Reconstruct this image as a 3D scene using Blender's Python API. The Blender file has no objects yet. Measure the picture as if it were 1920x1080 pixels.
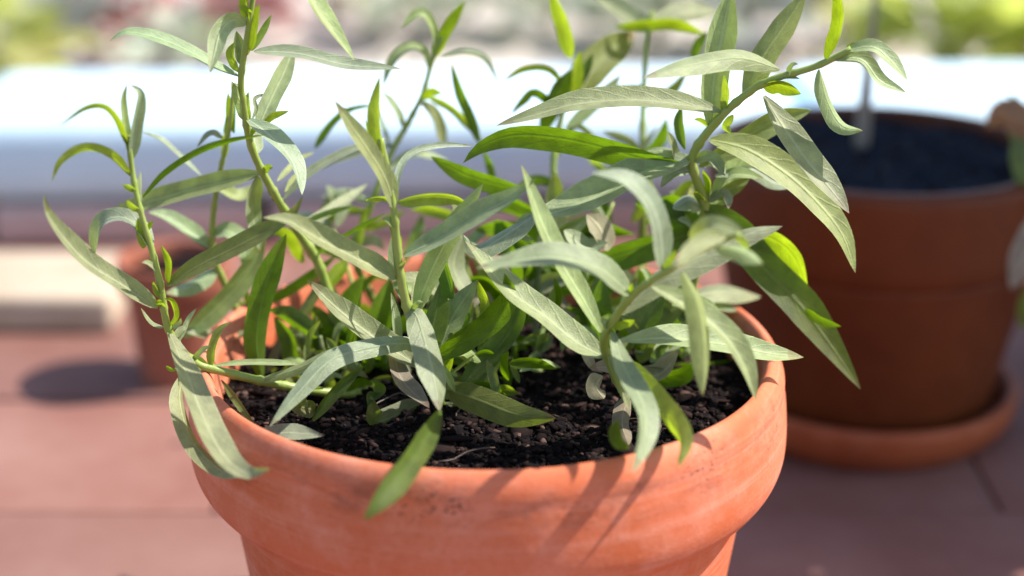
import bpy, math, random
from mathutils import Vector, Matrix, noise

S = bpy.context.scene
COL = S.collection
random.seed(7)
R = math.radians

# ------------------------------------------------------------------ camera
CAM = Vector((0.0, -0.6365, 0.4264)); PITCH = 0.3571; FPX = 3200.0
cd = bpy.data.cameras.new('camera'); cam = bpy.data.objects.new('camera', cd); COL.objects.link(cam)
cam.location = CAM; cam.rotation_euler = (math.pi/2 - PITCH, 0, 0)
cd.lens = 60; cd.sensor_width = 36; cd.clip_start = 0.02; cd.clip_end = 200
cd.dof.use_dof = True; cd.dof.focus_distance = 0.648; cd.dof.aperture_fstop = 3.4; cd.dof.aperture_blades = 0
S.camera = cam

# ------------------------------------------------------------------ light
SUN_AZ = R(10)      # measured from +x (right) towards +y (away from camera)
SUN_EL = R(50)
SUN = Vector((math.cos(SUN_EL)*math.cos(SUN_AZ), math.cos(SUN_EL)*math.sin(SUN_AZ), math.sin(SUN_EL)))
w = bpy.data.worlds.new('World'); S.world = w; w.use_nodes = True
nt = w.node_tree; bg = nt.nodes['Background']
sky = nt.nodes.new('ShaderNodeTexSky'); sky.sky_type = 'NISHITA'; sky.sun_disc = False
sky.sun_elevation = SUN_EL; sky.sun_rotation = math.pi/2 - SUN_AZ
sky.air_density = 1.0; sky.dust_density = 1.0; sky.ozone_density = 1.0
nt.links.new(sky.outputs[0], bg.inputs[0]); bg.inputs[1].default_value = 0.12
sl = bpy.data.lights.new('sun', 'SUN'); sl.energy = 4.2; sl.angle = R(0.6); sl.color = (1, .95, .87)
so = bpy.data.objects.new('sun', sl); COL.objects.link(so)
so.rotation_euler = (-SUN).to_track_quat('-Z', 'Y').to_euler()
S.view_settings.view_transform = 'Standard'; S.view_settings.look = 'None'
S.view_settings.exposure = 1.12; S.view_settings.gamma = 1.0; S.view_settings.use_curve_mapping = False
S.render.engine = 'CYCLES'
S.cycles.max_bounces = 8; S.cycles.transmission_bounces = 6

# ------------------------------------------------------------------ helpers
CP, SP = math.cos(PITCH), math.sin(PITCH)
def ray(u, v):
    a = (u-960)/FPX; b = (540-v)/FPX
    return Vector((a, CP+b*SP, -SP+b*CP))
def at(u, v, y):
    d = ray(u, v); return CAM + d*((y-CAM.y)/d.y)
def atz(u, v, z):
    d = ray(u, v); return CAM + d*((z-CAM.z)/d.z)
def depth(p):
    q = p-CAM; return q.y*CP - q.z*SP

def mesh_obj(name, verts, faces, mat, parent=None, smooth=True, uvs=None):
    me = bpy.data.meshes.new(name); me.from_pydata([tuple(v) for v in verts], [], faces)
    if uvs:
        l = me.uv_layers.new(name='UVMap')
        for lp in me.loops: l.data[lp.index].uv = uvs[lp.vertex_index]
    if smooth: me.shade_smooth()
    if mat: me.materials.append(mat)
    o = bpy.data.objects.new(name, me); COL.objects.link(o)
    if parent: o.parent = parent
    return o
def empty(name, loc=(0, 0, 0)):
    o = bpy.data.objects.new(name, None); COL.objects.link(o); o.location = loc; o.empty_display_size = .02
    return o
def tag(o, label=None, cat=None, group=None, kind=None):
    if label: o['label'] = label
    if cat: o['category'] = cat
    if group: o['group'] = group
    if kind: o['kind'] = kind
    return o
def spline(pts, n):
    """Catmull-Rom through tuples, n samples, roughly even in arc length"""
    P = [Vector(p) for p in pts]
    if len(P) == 2: P = [P[0], (P[0]+P[1])/2, P[1]]
    Q = [P[0]*2-P[1]] + P + [P[-1]*2-P[-2]]
    dense = []
    for i in range(1, len(Q)-2):
        a, b, c, d = Q[i-1], Q[i], Q[i+1], Q[i+2]
        for k in range(12):
            t = k/12
            dense.append(.5*((2*b)+(c-a)*t+(2*a-5*b+4*c-d)*t*t+(3*b-a-3*c+d)*t**3))
    dense.append(P[-1])
    L = [0]
    for i in range(1, len(dense)): L.append(L[-1]+(dense[i]-dense[i-1]).length)
    out = []; j = 0
    for k in range(n):
        s = L[-1]*k/(n-1)
        while j < len(L)-2 and L[j+1] < s: j += 1
        t = (s-L[j])/max(L[j+1]-L[j], 1e-9)
        out.append(dense[j].lerp(dense[j+1], min(max(t, 0), 1)))
    return out
def tube(name, path, radii, mat, parent=None, sides=10, lump=0):
    V = []; F = []; n = len(path); up = Vector((.3, 1, .2)).normalized()
    for i, p in enumerate(path):
        t = (path[min(i+1, n-1)]-path[max(i-1, 0)]).normalized()
        a = t.cross(up).normalized(); b = t.cross(a)
        for k in range(sides):
            an = 2*math.pi*k/sides
            r = radii[i]*(1+lump*math.sin(3*an))
            V.append(p+a*(math.cos(an)*r)+b*(math.sin(an)*r))
    for i in range(n-1):
        for k in range(sides):
            k2 = (k+1) % sides
            F.append((i*sides+k, i*sides+k2, (i+1)*sides+k2, (i+1)*sides+k))
    F.append(tuple(range(sides))[::-1]); F.append(tuple((n-1)*sides+k for k in range(sides)))
    return mesh_obj(name, V, F, mat, parent)
def lathe(name, prof, mat, parent=None, seg=128, wob=0.0):
    """closed profile list (r,z); welded round; uv = (angle, height)"""
    V = []; F = []; U = []
    m = len(prof)
    for i, (r, z) in enumerate(prof):
        for k in range(seg):
            a = 2*math.pi*k/seg
            q = r*(1+wob*noise.noise(Vector((math.cos(a)*1.5, math.sin(a)*1.5, z*12))))
            V.append((q*math.cos(a), q*math.sin(a), z)); U.append((k/seg, z))
    for i in range(m-1):
        for k in range(seg):
            k2 = (k+1) % seg
            F.append((i*seg+k, i*seg+k2, (i+1)*seg+k2, (i+1)*seg+k))
    return mesh_obj(name, V, F, mat, parent, uvs=None)
def smoothprof(pts, n=60):
    return [(p.x, p.y) for p in spline([(a, b, 0) for a, b in pts], n)]
def box(name, lo, hi, mat, parent=None, bev=.003, rough=0.0, seed=0):
    import bmesh
    bm = bmesh.new(); bmesh.ops.create_cube(bm, size=1)
    sx, sy, sz = (hi[i]-lo[i] for i in range(3))
    for v in bm.verts:
        v.co = Vector((lo[0]+(v.co.x+.5)*sx, lo[1]+(v.co.y+.5)*sy, lo[2]+(v.co.z+.5)*sz))
    bmesh.ops.bevel(bm, geom=bm.edges[:], offset=bev, segments=3, profile=.5, affect='EDGES')
    if rough:
        for v in bm.verts:
            v.co += Vector((noise.noise(v.co*40+Vector((seed, 0, 0))), noise.noise(v.co*40+Vector((0, seed, 9))), noise.noise(v.co*40+Vector((5, 0, seed)))))*rough
    me = bpy.data.meshes.new(name); bm.to_mesh(me); bm.free(); me.shade_smooth(); me.materials.append(mat)
    o = bpy.data.objects.new(name, me); COL.objects.link(o); o.parent = parent
    return o

# ------------------------------------------------------------------ materials
class NG:
    def __init__(s, name):
        s.m = bpy.data.materials.new(name); s.m.use_nodes = True; s.t = s.m.node_tree
        s.b = s.t.nodes['Principled BSDF']; s.out = s.t.nodes['Material Output']
    def n(s, ty, **kw):
        x = s.t.nodes.new(ty)
        for k, v in kw.items():
            if k.startswith('i_'): x.inputs[k[2:]].default_value = v
            elif k.startswith('n_'): x.inputs[int(k[2:])].default_value = v
            else: setattr(x, k, v)
        return x
    def l(s, a, b): s.t.links.new(a, b)
    def ramp(s, src, stops):
        r = s.n('ShaderNodeValToRGB'); e = r.color_ramp.elements
        while len(e) < len(stops): e.new(.5)
        for x, (p, c) in zip(e, stops): x.position = p; x.color = c if len(c) == 4 else (*c, 1)
        s.l(src, r.inputs[0]); return r.outputs[0]
    def noise(s, vec, scale, detail=4, rough=.55):
        x = s.n('ShaderNodeTexNoise', i_Scale=scale, i_Detail=detail, i_Roughness=rough)
        if vec is not None: s.l(vec, x.inputs['Vector'])
        return x.outputs['Fac']
    def mix(s, fac, a, b, mode='MIX'):
        x = s.n('ShaderNodeMix', data_type='RGBA', blend_type=mode)
        for sock, v in ((x.inputs[0], fac), (x.inputs[6], a), (x.inputs[7], b)):
            if hasattr(v, 'links'): s.l(v, sock)
            else: sock.default_value = v if not isinstance(v, tuple) or len(v) == 4 else (*v, 1)
        return x.outputs[2]
    def math(s, op, a, b=0.0):
        x = s.n('ShaderNodeMath', operation=op)
        for k, v in enumerate((a, b)):
            if hasattr(v, 'links'): s.l(v, x.inputs[k])
            else: x.inputs[k].default_value = v
        return x.outputs[0]
    def scale(s, vec, sc):
        x = s.n('ShaderNodeMapping'); x.inputs['Scale'].default_value = sc; s.l(vec, x.inputs[0]); return x.outputs[0]
    def bump(s, h, strength, dist, prev=None):
        x = s.n('ShaderNodeBump', i_Strength=strength, i_Distance=dist); s.l(h, x.inputs['Height'])
        if prev is not None: s.l(prev, x.inputs['Normal'])
        return x.outputs[0]

def terracotta(name, base, dark, pale, streak=.35, specks=True, gloss=.75):
    g = NG(name); co = g.n('ShaderNodeTexCoord').outputs['Object']
    big = g.noise(co, 14, 3); mid = g.noise(co, 60, 5, .65); fine = g.noise(co, 420, 5, .7)
    st = g.noise(g.scale(co, (7, 7, 260)), 1.0, 4, .6)
    c = g.mix(g.ramp(big, [(.36, (0, 0, 0)), (.64, (1, 1, 1))]), dark, base)
    f = g.math('MULTIPLY', g.ramp(mid, [(.45, (0, 0, 0)), (.75, (1, 1, 1))]), .4)
    c = g.mix(f, c, pale)
    c = g.mix(g.math('MULTIPLY', g.ramp(st, [(.5, (0, 0, 0)), (.72, (1, 1, 1))]), streak), c, pale)
    c = g.mix(g.math('MULTIPLY', g.ramp(fine, [(.3, (1, 1, 1)), (.5, (0, 0, 0))]), .6), c, dark)
    crust = g.ramp(g.noise(co, 190, 6, .75), [(.60, (0, 0, 0)), (.70, (1, 1, 1))])
    c = g.mix(g.math('MULTIPLY', g.math('MULTIPLY', crust, g.ramp(g.noise(co, 22, 2), [(.5, (0, 0, 0)), (.7, (1, 1, 1))])), .6), c, pale)
    if specks:
        sp = g.ramp(g.noise(g.scale(co, (1, 1, 1.8)), 420, 4, .65), [(.56, (0, 0, 0)), (.61, (1, 1, 1))])
        where = g.ramp(g.noise(co, 26, 2), [(.50, (0, 0, 0)), (.66, (1, 1, 1))])
        # soil spilled while potting: only just under the lip
        sep = g.n('ShaderNodeSeparateXYZ'); g.l(co, sep.inputs[0])
        band = g.ramp(sep.outputs['Z'], [(.140, (0, 0, 0)), (.150, (1, 1, 1)), (.158, (1, 1, 1)), (.163, (0, 0, 0))])
        c = g.mix(g.math('MULTIPLY', g.math('MULTIPLY', sp, where), band), c, (.03, .014, .01, 1))
        smear = g.ramp(g.noise(g.scale(co, (1, 1, 3)), 38, 5, .7), [(.48, (0, 0, 0)), (.66, (1, 1, 1))])
        c = g.mix(g.math('MULTIPLY', g.math('MULTIPLY', smear, band), .6), c, (.16, .05, .03, 1))
    g.l(c, g.b.inputs['Base Color']); g.b.inputs['Roughness'].default_value = gloss
    g.b.inputs['Specular IOR Level'].default_value = .3 if gloss > .5 else .6
    nb = g.bump(st, .7*streak, .0006); nb = g.bump(fine, .35, .0006, nb); nb = g.bump(mid, .25, .001, nb)
    g.l(nb, g.b.inputs['Normal'])
    return g.m

M = {}
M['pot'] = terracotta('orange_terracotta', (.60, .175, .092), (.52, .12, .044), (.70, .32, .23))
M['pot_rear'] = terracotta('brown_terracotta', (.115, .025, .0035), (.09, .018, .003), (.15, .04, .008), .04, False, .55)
M['saucer'] = terracotta('saucer_clay', (.34, .085, .028), (.26, .06, .02), (.42, .15, .08), .05, False, .6)
M['pot_small'] = terracotta('rose_terracotta', (.30, .10, .06), (.25, .075, .04), (.36, .16, .11), .2, False)

def soil_mat(name, a, b, c):
    g = NG(name); co = g.n('ShaderNodeTexCoord').outputs['Object']
    n1 = g.noise(co, 330, 6, .7); n2 = g.noise(co, 70, 4)
    col = g.ramp(n1, [(.35, a), (.58, b), (.74, c)])
    g.l(g.mix(g.math('MULTIPLY', n2, .8), col, a), g.b.inputs['Base Color'])
    g.b.inputs['Roughness'].default_value = 1.0; g.b.inputs['Specular IOR Level'].default_value = .08
    g.l(g.bump(n1, .8, .0015), g.b.inputs['Normal'])
    return g.m
M['soil'] = soil_mat('dark_soil', (.006, .005, .006), (.012, .009, .010), (.035, .025, .023))
M['soil_skyblue'] = soil_mat('soil_sky_tint', (.016, .018, .026), (.034, .036, .046), (.08, .08, .09))  # rear pot soil: same soil, blue skylight cast put into its colour
def crumb_mat():
    g = NG('soil_crumb'); at_ = g.n('ShaderNodeAttribute', attribute_name='tint')
    co = g.n('ShaderNodeTexCoord').outputs['Object']; n1 = g.noise(co, 700, 4, .7)
    c = g.ramp(at_.outputs['Fac'], [(.0, (.006, .004, .004)), (.62, (.016, .010, .009)), (.86, (.06, .034, .029)), (1, (.17, .10, .08))])
    g.l(g.mix(g.math('MULTIPLY', n1, .7), c, (.012, .009, .009, 1)), g.b.inputs['Base Color'])
    g.b.inputs['Roughness'].default_value = 1.0; g.b.inputs['Specular IOR Level'].default_value = .08; g.l(g.bump(n1, .8, .0008), g.b.inputs['Normal'])
    return g.m
M['crumb'] = crumb_mat()

def leaf_mat(name, up, trans, tfac=.45, fuzz=.25, rough=.5, vein=.35, blem=.3):
    g = NG(name); uv = g.n('ShaderNodeUVMap', uv_map='UVMap').outputs[0]
    sep = g.n('ShaderNodeSeparateXYZ'); g.l(uv, sep.inputs[0]); X, Y = sep.outputs[0], sep.outputs[1]
    ax = g.math('ABSOLUTE', g.math('SUBTRACT', X, .5))                     # 0 midrib .. .5 edge
    co = g.n('ShaderNodeTexCoord').outputs['Object']; info = g.n('ShaderNodeObjectInfo')
    rnd = info.outputs['Random']
    pores = g.noise(co, 1500, 3, .7); patch = g.noise(co, 130, 4, .6); large = g.noise(co, 60, 3)
    # side veins swept forwards from the midrib
    sv = g.math('SINE', g.math('MULTIPLY', g.math('ADD', g.math('SUBTRACT', Y, g.math('MULTIPLY', ax, .42)), g.math('MULTIPLY', large, .16)), 44.0))
    svm = g.ramp(sv, [(.80, (0, 0, 0)), (1.0, (1, 1, 1))])
    mid = g.ramp(ax, [(.0, (1, 1, 1)), (.035, (.6, .6, .6)), (.07, (0, 0, 0))])
    edge = g.ramp(ax, [(.46, (0, 0, 0)), (.5, (1, 1, 1))])
    lighter = tuple(min(1, x*1.35+.04) for x in up); darker = tuple(x*.62 for x in up)
    c = g.mix(g.ramp(patch, [(.35, (0, 0, 0)), (.7, (1, 1, 1))]), (*darker, 1), (*up, 1))
    c = g.mix(g.math('MULTIPLY', g.ramp(pores, [(.35, (1, 1, 1)), (.6, (0, 0, 0))]), .5), c, (*darker, 1))
    c = g.mix(g.math('MULTIPLY', svm, vein*.6), c, (*lighter, 1))
    c = g.mix(g.math('MULTIPLY', mid, .65), c, (*lighter, 1))
    c = g.mix(g.math('MULTIPLY', edge, .5), c, (*lighter, 1))
    # tiny brown blemishes
    bl = g.math('MULTIPLY', g.ramp(g.noise(co, 260, 3, .6), [(.70, (0, 0, 0)), (.76, (1, 1, 1))]), blem)
    c = g.mix(bl, c, (.10, .065, .035, 1))
    # some leaves have a dried brown tip
    tipstart = g.math('ADD', g.math('MULTIPLY', g.math('FRACT', g.math('MULTIPLY', rnd, 13.7)), .22), .86)
    tip = g.math('MULTIPLY', g.math('MULTIPLY', g.math('GREATER_THAN', g.math('ADD', Y, g.math('MULTIPLY', patch, .05)), tipstart), .7), min(1, blem*2))
    c = g.mix(tip, c, (.22, .13, .06, 1))
    hs = g.n('ShaderNodeHueSaturation'); g.l(c, hs.inputs['Color'])
    g.l(g.math('ADD', g.math('MULTIPLY', rnd, .05), .475), hs.inputs['Hue'])
    g.l(g.math('ADD', g.math('MULTIPLY', rnd, .45), .78), hs.inputs['Value'])
    g.l(g.math('ADD', g.math('MULTIPLY', g.math('FRACT', g.math('MULTIPLY', rnd, 7.31)), .5), .75), hs.inputs['Saturation'])
    g.l(hs.outputs[0], g.b.inputs['Base Color']); g.b.inputs['Roughness'].default_value = rough
    g.b.inputs['Specular IOR Level'].default_value = .45
    g.b.inputs['Sheen Weight'].default_value = fuzz; g.b.inputs['Sheen Roughness'].default_value = .4
    g.b.inputs['Sheen Tint'].default_value = (.92, .97, .95, 1)
    h = g.math('ADD', g.math('MULTIPLY', svm, -.22), g.math('MULTIPLY', mid, -1.2))
    nb = g.bump(h, .5, .0006); nb = g.bump(pores, .5, .0005, nb); nb = g.bump(patch, .25, .0008, nb)
    g.l(nb, g.b.inputs['Normal'])
    tr = g.n('ShaderNodeBsdfTranslucent')
    tdark = tuple(x*.55 for x in trans)
    tc = g.mix(g.ramp(patch, [(.3, (0, 0, 0)), (.7, (1, 1, 1))]), (*tdark, 1), (*trans, 1))
    tc = g.mix(g.math('MULTIPLY', g.math('MAXIMUM', mid, g.math('MULTIPLY', svm, .5)), .5), tc, (*tdark, 1))
    g.l(tc, tr.inputs[0]); g.l(nb, tr.inputs['Normal'])
    ms = g.n('ShaderNodeMixShader', n_0=tfac)
    g.l(g.b.outputs[0], ms.inputs[1]); g.l(tr.outputs[0], ms.inputs[2]); g.l(ms.outputs[0], g.out.inputs[0])
    return g.m
M['s'] = leaf_mat('leaf_silver', (.41, .47, .22), (.38, .50, .03), .38, .2, .40, .25)
M['b'] = leaf_mat('leaf_bluish', (.38, .45, .27), (.31, .44, .05), .37, .25, .36, .25)
M['g'] = leaf_mat('leaf_green', (.11, .18, .02), (.20, .36, .004), .55, .05, .45, .15)
M['y'] = leaf_mat('leaf_young', (.24, .33, .04), (.48, .66, .015), .5, .1, .45, .2, .05)
M['o'] = leaf_mat('leaf_olive', (.22, .26, .08), (.33, .44, .02), .42, .12, .5, .35, .5)
M['w'] = leaf_mat('leaf_withered', (.42, .36, .22), (.40, .32, .12), .4, .2, .6, .2, .8)

def stem_mat(name, a, b):
    g = NG(name); co = g.n('ShaderNodeTexCoord').outputs['Object']
    n = g.noise(g.scale(co, (1, 1, .3)), 260, 3)
    g.l(g.mix(n, (*a, 1), (*b, 1)), g.b.inputs['Base Color']); g.b.inputs['Roughness'].default_value = .45
    g.b.inputs['Subsurface Weight'].default_value = .25; g.b.inputs['Subsurface Radius'].default_value = (.002, .002, .0005)
    g.b.inputs['Subsurface Scale'].default_value = .6
    g.l(g.bump(n, .4, .0006), g.b.inputs['Normal'])
    return g.m
M['stem'] = stem_mat('stem_green', (.20, .28, .03), (.30, .36, .10))
M['stem_pale'] = stem_mat('stem_pale', (.32, .38, .14), (.42, .46, .25))
M['stem_dull'] = stem_mat('stem_dull', (.14, .19, .06), (.20, .22, .11))
M['root'] = stem_mat('root_brown', (.05, .03, .025), (.10, .06, .05))
M['bark'] = stem_mat('bark_grey', (.20, .16, .13), (.30, .25, .2))
M['twig'] = stem_mat('twig_brown', (.10, .07, .05), (.18, .13, .09))

def plain(name, a, b, sc, rough=.7, bumpd=.001, bs=.4, sp=.3):
    g = NG(name); co = g.n('ShaderNodeTexCoord').outputs['Object']; info = g.n('ShaderNodeObjectInfo')
    n = g.noise(co, sc, 5, .6); n2 = g.noise(co, sc*7, 4, .7)
    c = g.mix(g.ramp(n, [(.3, (0, 0, 0)), (.7, (1, 1, 1))]), (*a, 1), (*b, 1))
    hs = g.n('ShaderNodeHueSaturation'); g.l(c, hs.inputs['Color'])
    g.l(g.math('ADD', g.math('MULTIPLY', info.outputs['Random'], .3), .85), hs.inputs['Value'])
    g.l(hs.outputs[0], g.b.inputs['Base Color']); g.b.inputs['Roughness'].default_value = rough
    g.b.inputs['Specular IOR Level'].default_value = sp
    g.l(g.bump(n2, bs, bumpd), g.b.inputs['Normal']); return g.m
M['tile'] = plain('clay_paver', (.19, .074, .055), (.28, .15, .12), 7, .75)
M['joint'] = plain('joint_sand', (.20, .095, .075), (.24, .12, .10), 40, .9)
M['white'] = plain('white_paint', (.50, .65, .75), (.58, .72, .81), 12, .5, .0006, .15)
M['brick'] = plain('red_brick', (.44, .30, .27), (.52, .38, .34), 25, .8)
M['cream'] = plain('cream_stone', (.36, .27, .19), (.46, .37, .28), 20, .8)
M['gravel'] = plain('beige_gravel', (.50, .44, .38), (.60, .54, .47), 6, .9, .004, .6)
M['bush'] = leaf_mat('bush_leaf', (.17, .25, .08), (.32, .46, .05), .4, .05, .4)
M['bush_lime'] = leaf_mat('bush_leaf_lime', (.60, .68, .22), (.80, .88, .2), .55, .05, .4)
M['bush_sage'] = leaf_mat('bush_leaf_sage', (.56, .60, .46), (.55, .6, .35), .4, .1, .5)
M['bush_red'] = leaf_mat('bush_leaf_red', (.42, .22, .21), (.45, .2, .18), .4, .05, .4)
M['bush_pink'] = leaf_mat('petal_pink', (.62, .28, .26), (.6, .25, .22), .4, .05, .5)
M['bush_grey'] = leaf_mat('bush_leaf_grey', (.42, .44, .40), (.25, .30, .15), .3, .5, .5)
M['bush_brown'] = leaf_mat('bush_leaf_brown', (.36, .15, .06), (.45, .18, .06), .4, .05, .5)

# ------------------------------------------------------------------ setting: ground
tile_root = mesh_obj('floor', [(-3, -1.5, -.012), (3, -1.5, -.012), (3, 1.02, -.012), (-3, 1.02, -.012)], [(0, 1, 2, 3)], M['joint'], smooth=False)
tag(tile_root, kind='structure')
TX, TY = .42, .145
row = 0; y = -.12
while y < 1.0:
    x = -1.0 + (TX/2 if row % 2 else 0)
    while x < 1.0:
        hz = random.uniform(-.0015, .0008)
        box('paver', (x+.0006, y+.0006, -.03+hz), (x+TX-.0006, y+TY-.0006, hz), M['tile'], tile_root, .0015, .0008, row*31+x)
        x += TX
    y += TY; row += 1
gv = mesh_obj('gravel_ground', [(-60, 1.0, -.006), (60, 1.0, -.006), (60, 120, -.006), (-60, 120, -.006)], [(0, 1, 2, 3)], M['gravel'], smooth=False)
tag(gv, kind='structure')

# white coping bench on a course of flat bricks
BY0, BY1, BZ0, BZ1 = .618, .800, .030, .0965
bench = empty('bench', (0, .7, 0)); bench.rotation_euler.z = R(2.2)
tag(bench, 'long low white plank bench on flat red bricks behind the pots', 'bench')
xx = -.445; k = 0
b = box('seat', (-.434, BY0-.7, BZ0), (.226, BY1-.7, BZ1), M['white'], bench, .020)
b = box('seat', (.232, BY0-.7, BZ0), (1.25, BY1-.7, BZ1), M['white'], bench, .020)
x = -.40
while x < 1.2:
    box('brick', (x, -.085, 0), (x+.20, .10, BZ0), M['brick'], bench, .004, .001, x*77)
    x += .212

# cream brick lying in the sun at left
o = box('stone_block', (-.135, -.048, 0), (.07, .048, .026), M['cream'], None, .005, .0015, 3)
o.location = (-.335, .468, 0); o.rotation_euler.z = R(-1)
tag(o, 'flat cream stone block lying on the clay pavers behind the small pot', 'stone block')

# ------------------------------------------------------------------ pots
PZ = .165; PX = -.0097
pot = empty('terracotta_pot', (PX, 0, 0))
tag(pot, 'bright orange terracotta pot with thick rim in the foreground holding the leafy herb', 'pot')
rim = smoothprof([(.1045, .118), (.1065, .138), (.1085, .152), (.1098, .1602), (.1125, .1646), (.1152, .1638), (.1178, .1602), (.1190, .1560), (.1191, .1520), (.1199, .1470),
                  (.1205, .140), (.1208, .133), (.1204, .1265), (.1188, .1210), (.1160, .1168), (.1125, .1138), (.1092, .1120), (.1070, .1114), (.1048, .1120)], 100)
lathe('rim', rim, M['pot'], pot, 192, .004)
body = smoothprof([(.0, .012), (.06, .012), (.078, .014), (.088, .05), (.0945, .1205)], 40) + smoothprof([(.1052, .1150), (.1052, .107), (.0965, .045), (.091, .006), (.088, .0), (.05, .0), (.0, .0)], 50)
lathe('body', body, M['pot'], pot, 160, .004)

RX, RY, RZ, RR = .2085, .292, .165, .0985
rp = empty('terracotta_pot', (RX, RY, 0))
tag(rp, 'dark brown terracotta pot with bare soil standing in a saucer behind', 'pot')
rr = smoothprof([(RR-.013, RZ-.05), (RR-.0125, RZ-.015), (RR-.0115, RZ-.002), (RR-.009, RZ), (RR-.004, RZ), (RR-.001, RZ-.002), (RR, RZ-.008), (RR-.003, RZ-.040), (RR-.0055, RZ-.052), (RR-.009, RZ-.055)], 50)
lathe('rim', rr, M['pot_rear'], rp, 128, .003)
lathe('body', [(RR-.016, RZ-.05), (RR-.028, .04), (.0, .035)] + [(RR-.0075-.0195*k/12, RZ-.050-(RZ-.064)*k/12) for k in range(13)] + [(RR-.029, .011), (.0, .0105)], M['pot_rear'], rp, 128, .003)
sc = empty('pot_saucer', (RX, RY, 0)); tag(sc, 'shallow brown clay saucer under the dark rear pot', 'saucer')
lathe('dish', smoothprof([(0, .007), (.06, .007), (.074, .009), (.080, .022), (.0825, .0265), (.0865, .0275), (.0885, .024), (.086, .012), (.078, .002), (.07, .0), (0, 0)], 70), M['saucer'], sc, 128, .003)

SXP, SYP = -.208, .352
sp_ = empty('terracotta_pot', (SXP, SYP, 0)); tag(sp_, 'small rosy terracotta pot of dark soil on the floor at left', 'pot')
lathe('rim', smoothprof([(.0285, .056), (.0300, .074), (.0312, .0775), (.0338, .0785), (.0352, .076), (.0345, .062), (.0325, .0585), (.0300, .0580)], 40), M['pot_small'], sp_, 96, .004)
lathe('body', smoothprof([(.0, .01), (.022, .012), (.0265, .055)], 16) + smoothprof([(.0305, .060), (.0285, .04), (.0255, .003), (.024, 0), (0, 0)], 24), M['pot_small'], sp_, 96, .004)

# ------------------------------------------------------------------ soil
def soil(name, cx, cy, z, rad, label, ncrumb, amp=.004, step=.0016, mat='soil'):
    V = []; F = []; idx = {}
    n = int(rad/step)
    for i in range(-n, n+1):
        for j in range(-n, n+1):
            x, y = i*step, j*step; r = math.hypot(x, y)
            if r <= rad:
                p = Vector((x, y, 0))
                h = noise.fractal(p*45, .8, 2.1, 5)*amp + noise.noise(p*260)*amp*.35 - .003*(r/rad)**4
                idx[i, j] = len(V); V.append((x, y, h))
    for (i, j), a in idx.items():
        if (i+1, j) in idx and (i, j+1) in idx and (i+1, j+1) in idx:
            F.append((a, idx[i+1, j], idx[i+1, j+1], idx[i, j+1]))
    o = mesh_obj(name, V, F, M[mat]); o.location = (cx, cy, z)
    tag(o, label, 'soil', kind='stuff')
    # crumbs and fibres
    CV = []; CF = []; T = []
    ico = [Vector(p).normalized() for p in [(0, 0, 1), (.9, 0, .4), (.28, .85, .4), (-.72, .52, .4), (-.72, -.52, .4), (.28, -.85, .4), (.72, .52, -.4), (-.28, .85, -.4), (-.9, 0, -.4), (-.28, -.85, -.4), (.72, -.52, -.4), (0, 0, -1)]]
    fc = [(0, 1, 2), (0, 2, 3), (0, 3, 4), (0, 4, 5), (0, 5, 1), (1, 6, 2), (2, 7, 3), (3, 8, 4), (4, 9, 5), (5, 10, 1), (2, 6, 7), (3, 7, 8), (4, 8, 9), (5, 9, 10), (1, 10, 6), (6, 11, 7), (7, 11, 8), (8, 11, 9), (9, 11, 10), (10, 11, 6)]
    for k in range(ncrumb):
        a = random.uniform(0, 6.283); r = rad*.99*math.sqrt(random.random())
        x, y = r*math.cos(a), r*math.sin(a); p = Vector((x, y, 0))
        h = noise.fractal(p*45, .8, 2.1, 5)*amp - .003*(r/rad)**4
        s = random.choice((.0004, .0004, .0005, .0006, .0007, .0009, .0011, .0015)) * random.uniform(.7, 1.3)
        el = random.choice((1, 1, 1.2, 2.2)); rot = Matrix.Rotation(random.uniform(0, 6.28), 3, 'Z') @ Matrix.Rotation(random.uniform(-.6, .6), 3, 'X')
        if random.random() < .012: s *= random.uniform(2, 3.2); el = 1.6; rot = rot @ Matrix.Diagonal((1, 1, .35))
        t = random.random()**(.75 if x > .03 else 1.3); b0 = len(CV)  # crumbs on the right get paler tints, painting in the sunlit side
        for q in ico:
            q2 = q*(s*random.uniform(.7, 1.25)); q2.x *= el; q2.z *= .75
            CV.append(rot @ q2 + Vector((x, y, h+s*.35))); T.append(t)
        CF += [(b0+a_, b0+b_, b0+c_) for a_, b_, c_ in fc]
    c = mesh_obj('crumbs', CV, CF, M['crumb'], o, smooth=True); c['kind'] = 'stuff'
    at_ = c.data.attributes.new('tint', 'FLOAT', 'POINT'); at_.data.foreach_set('value', T)
    return o
SOILZ = .147
soil_o = soil('potting_soil', PX, 0, SOILZ, .1085, 'dark crumbly potting soil filling the bright orange foreground pot', 17000)
for k in range(5):        # root fibres lying on the soil
    a = random.uniform(3.4, 6.0); r = random.uniform(.03, .095); p = Vector((r*math.cos(a), r*math.sin(a), .003))
    pts = [p]; d = random.uniform(0, 6.28)
    for q in range(4):
        d += random.uniform(-.8, .8); pts.append(pts[-1]+Vector((math.cos(d)*.006, math.sin(d)*.006, random.uniform(-.0015, .0015))))
    tube('root', spline(pts, 9), [.0003]*9, M['root'], soil_o, 5)
soil('potting_soil', RX, RY, RZ-.005, RR-.0125, 'dark soil filling the brown rear pot', 900, .008, .003, 'soil_skyblue')
soil('potting_soil', SXP, SYP, .070, .0288, 'dark soil in the small rosy pot at left', 200, .002, .003)

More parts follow.
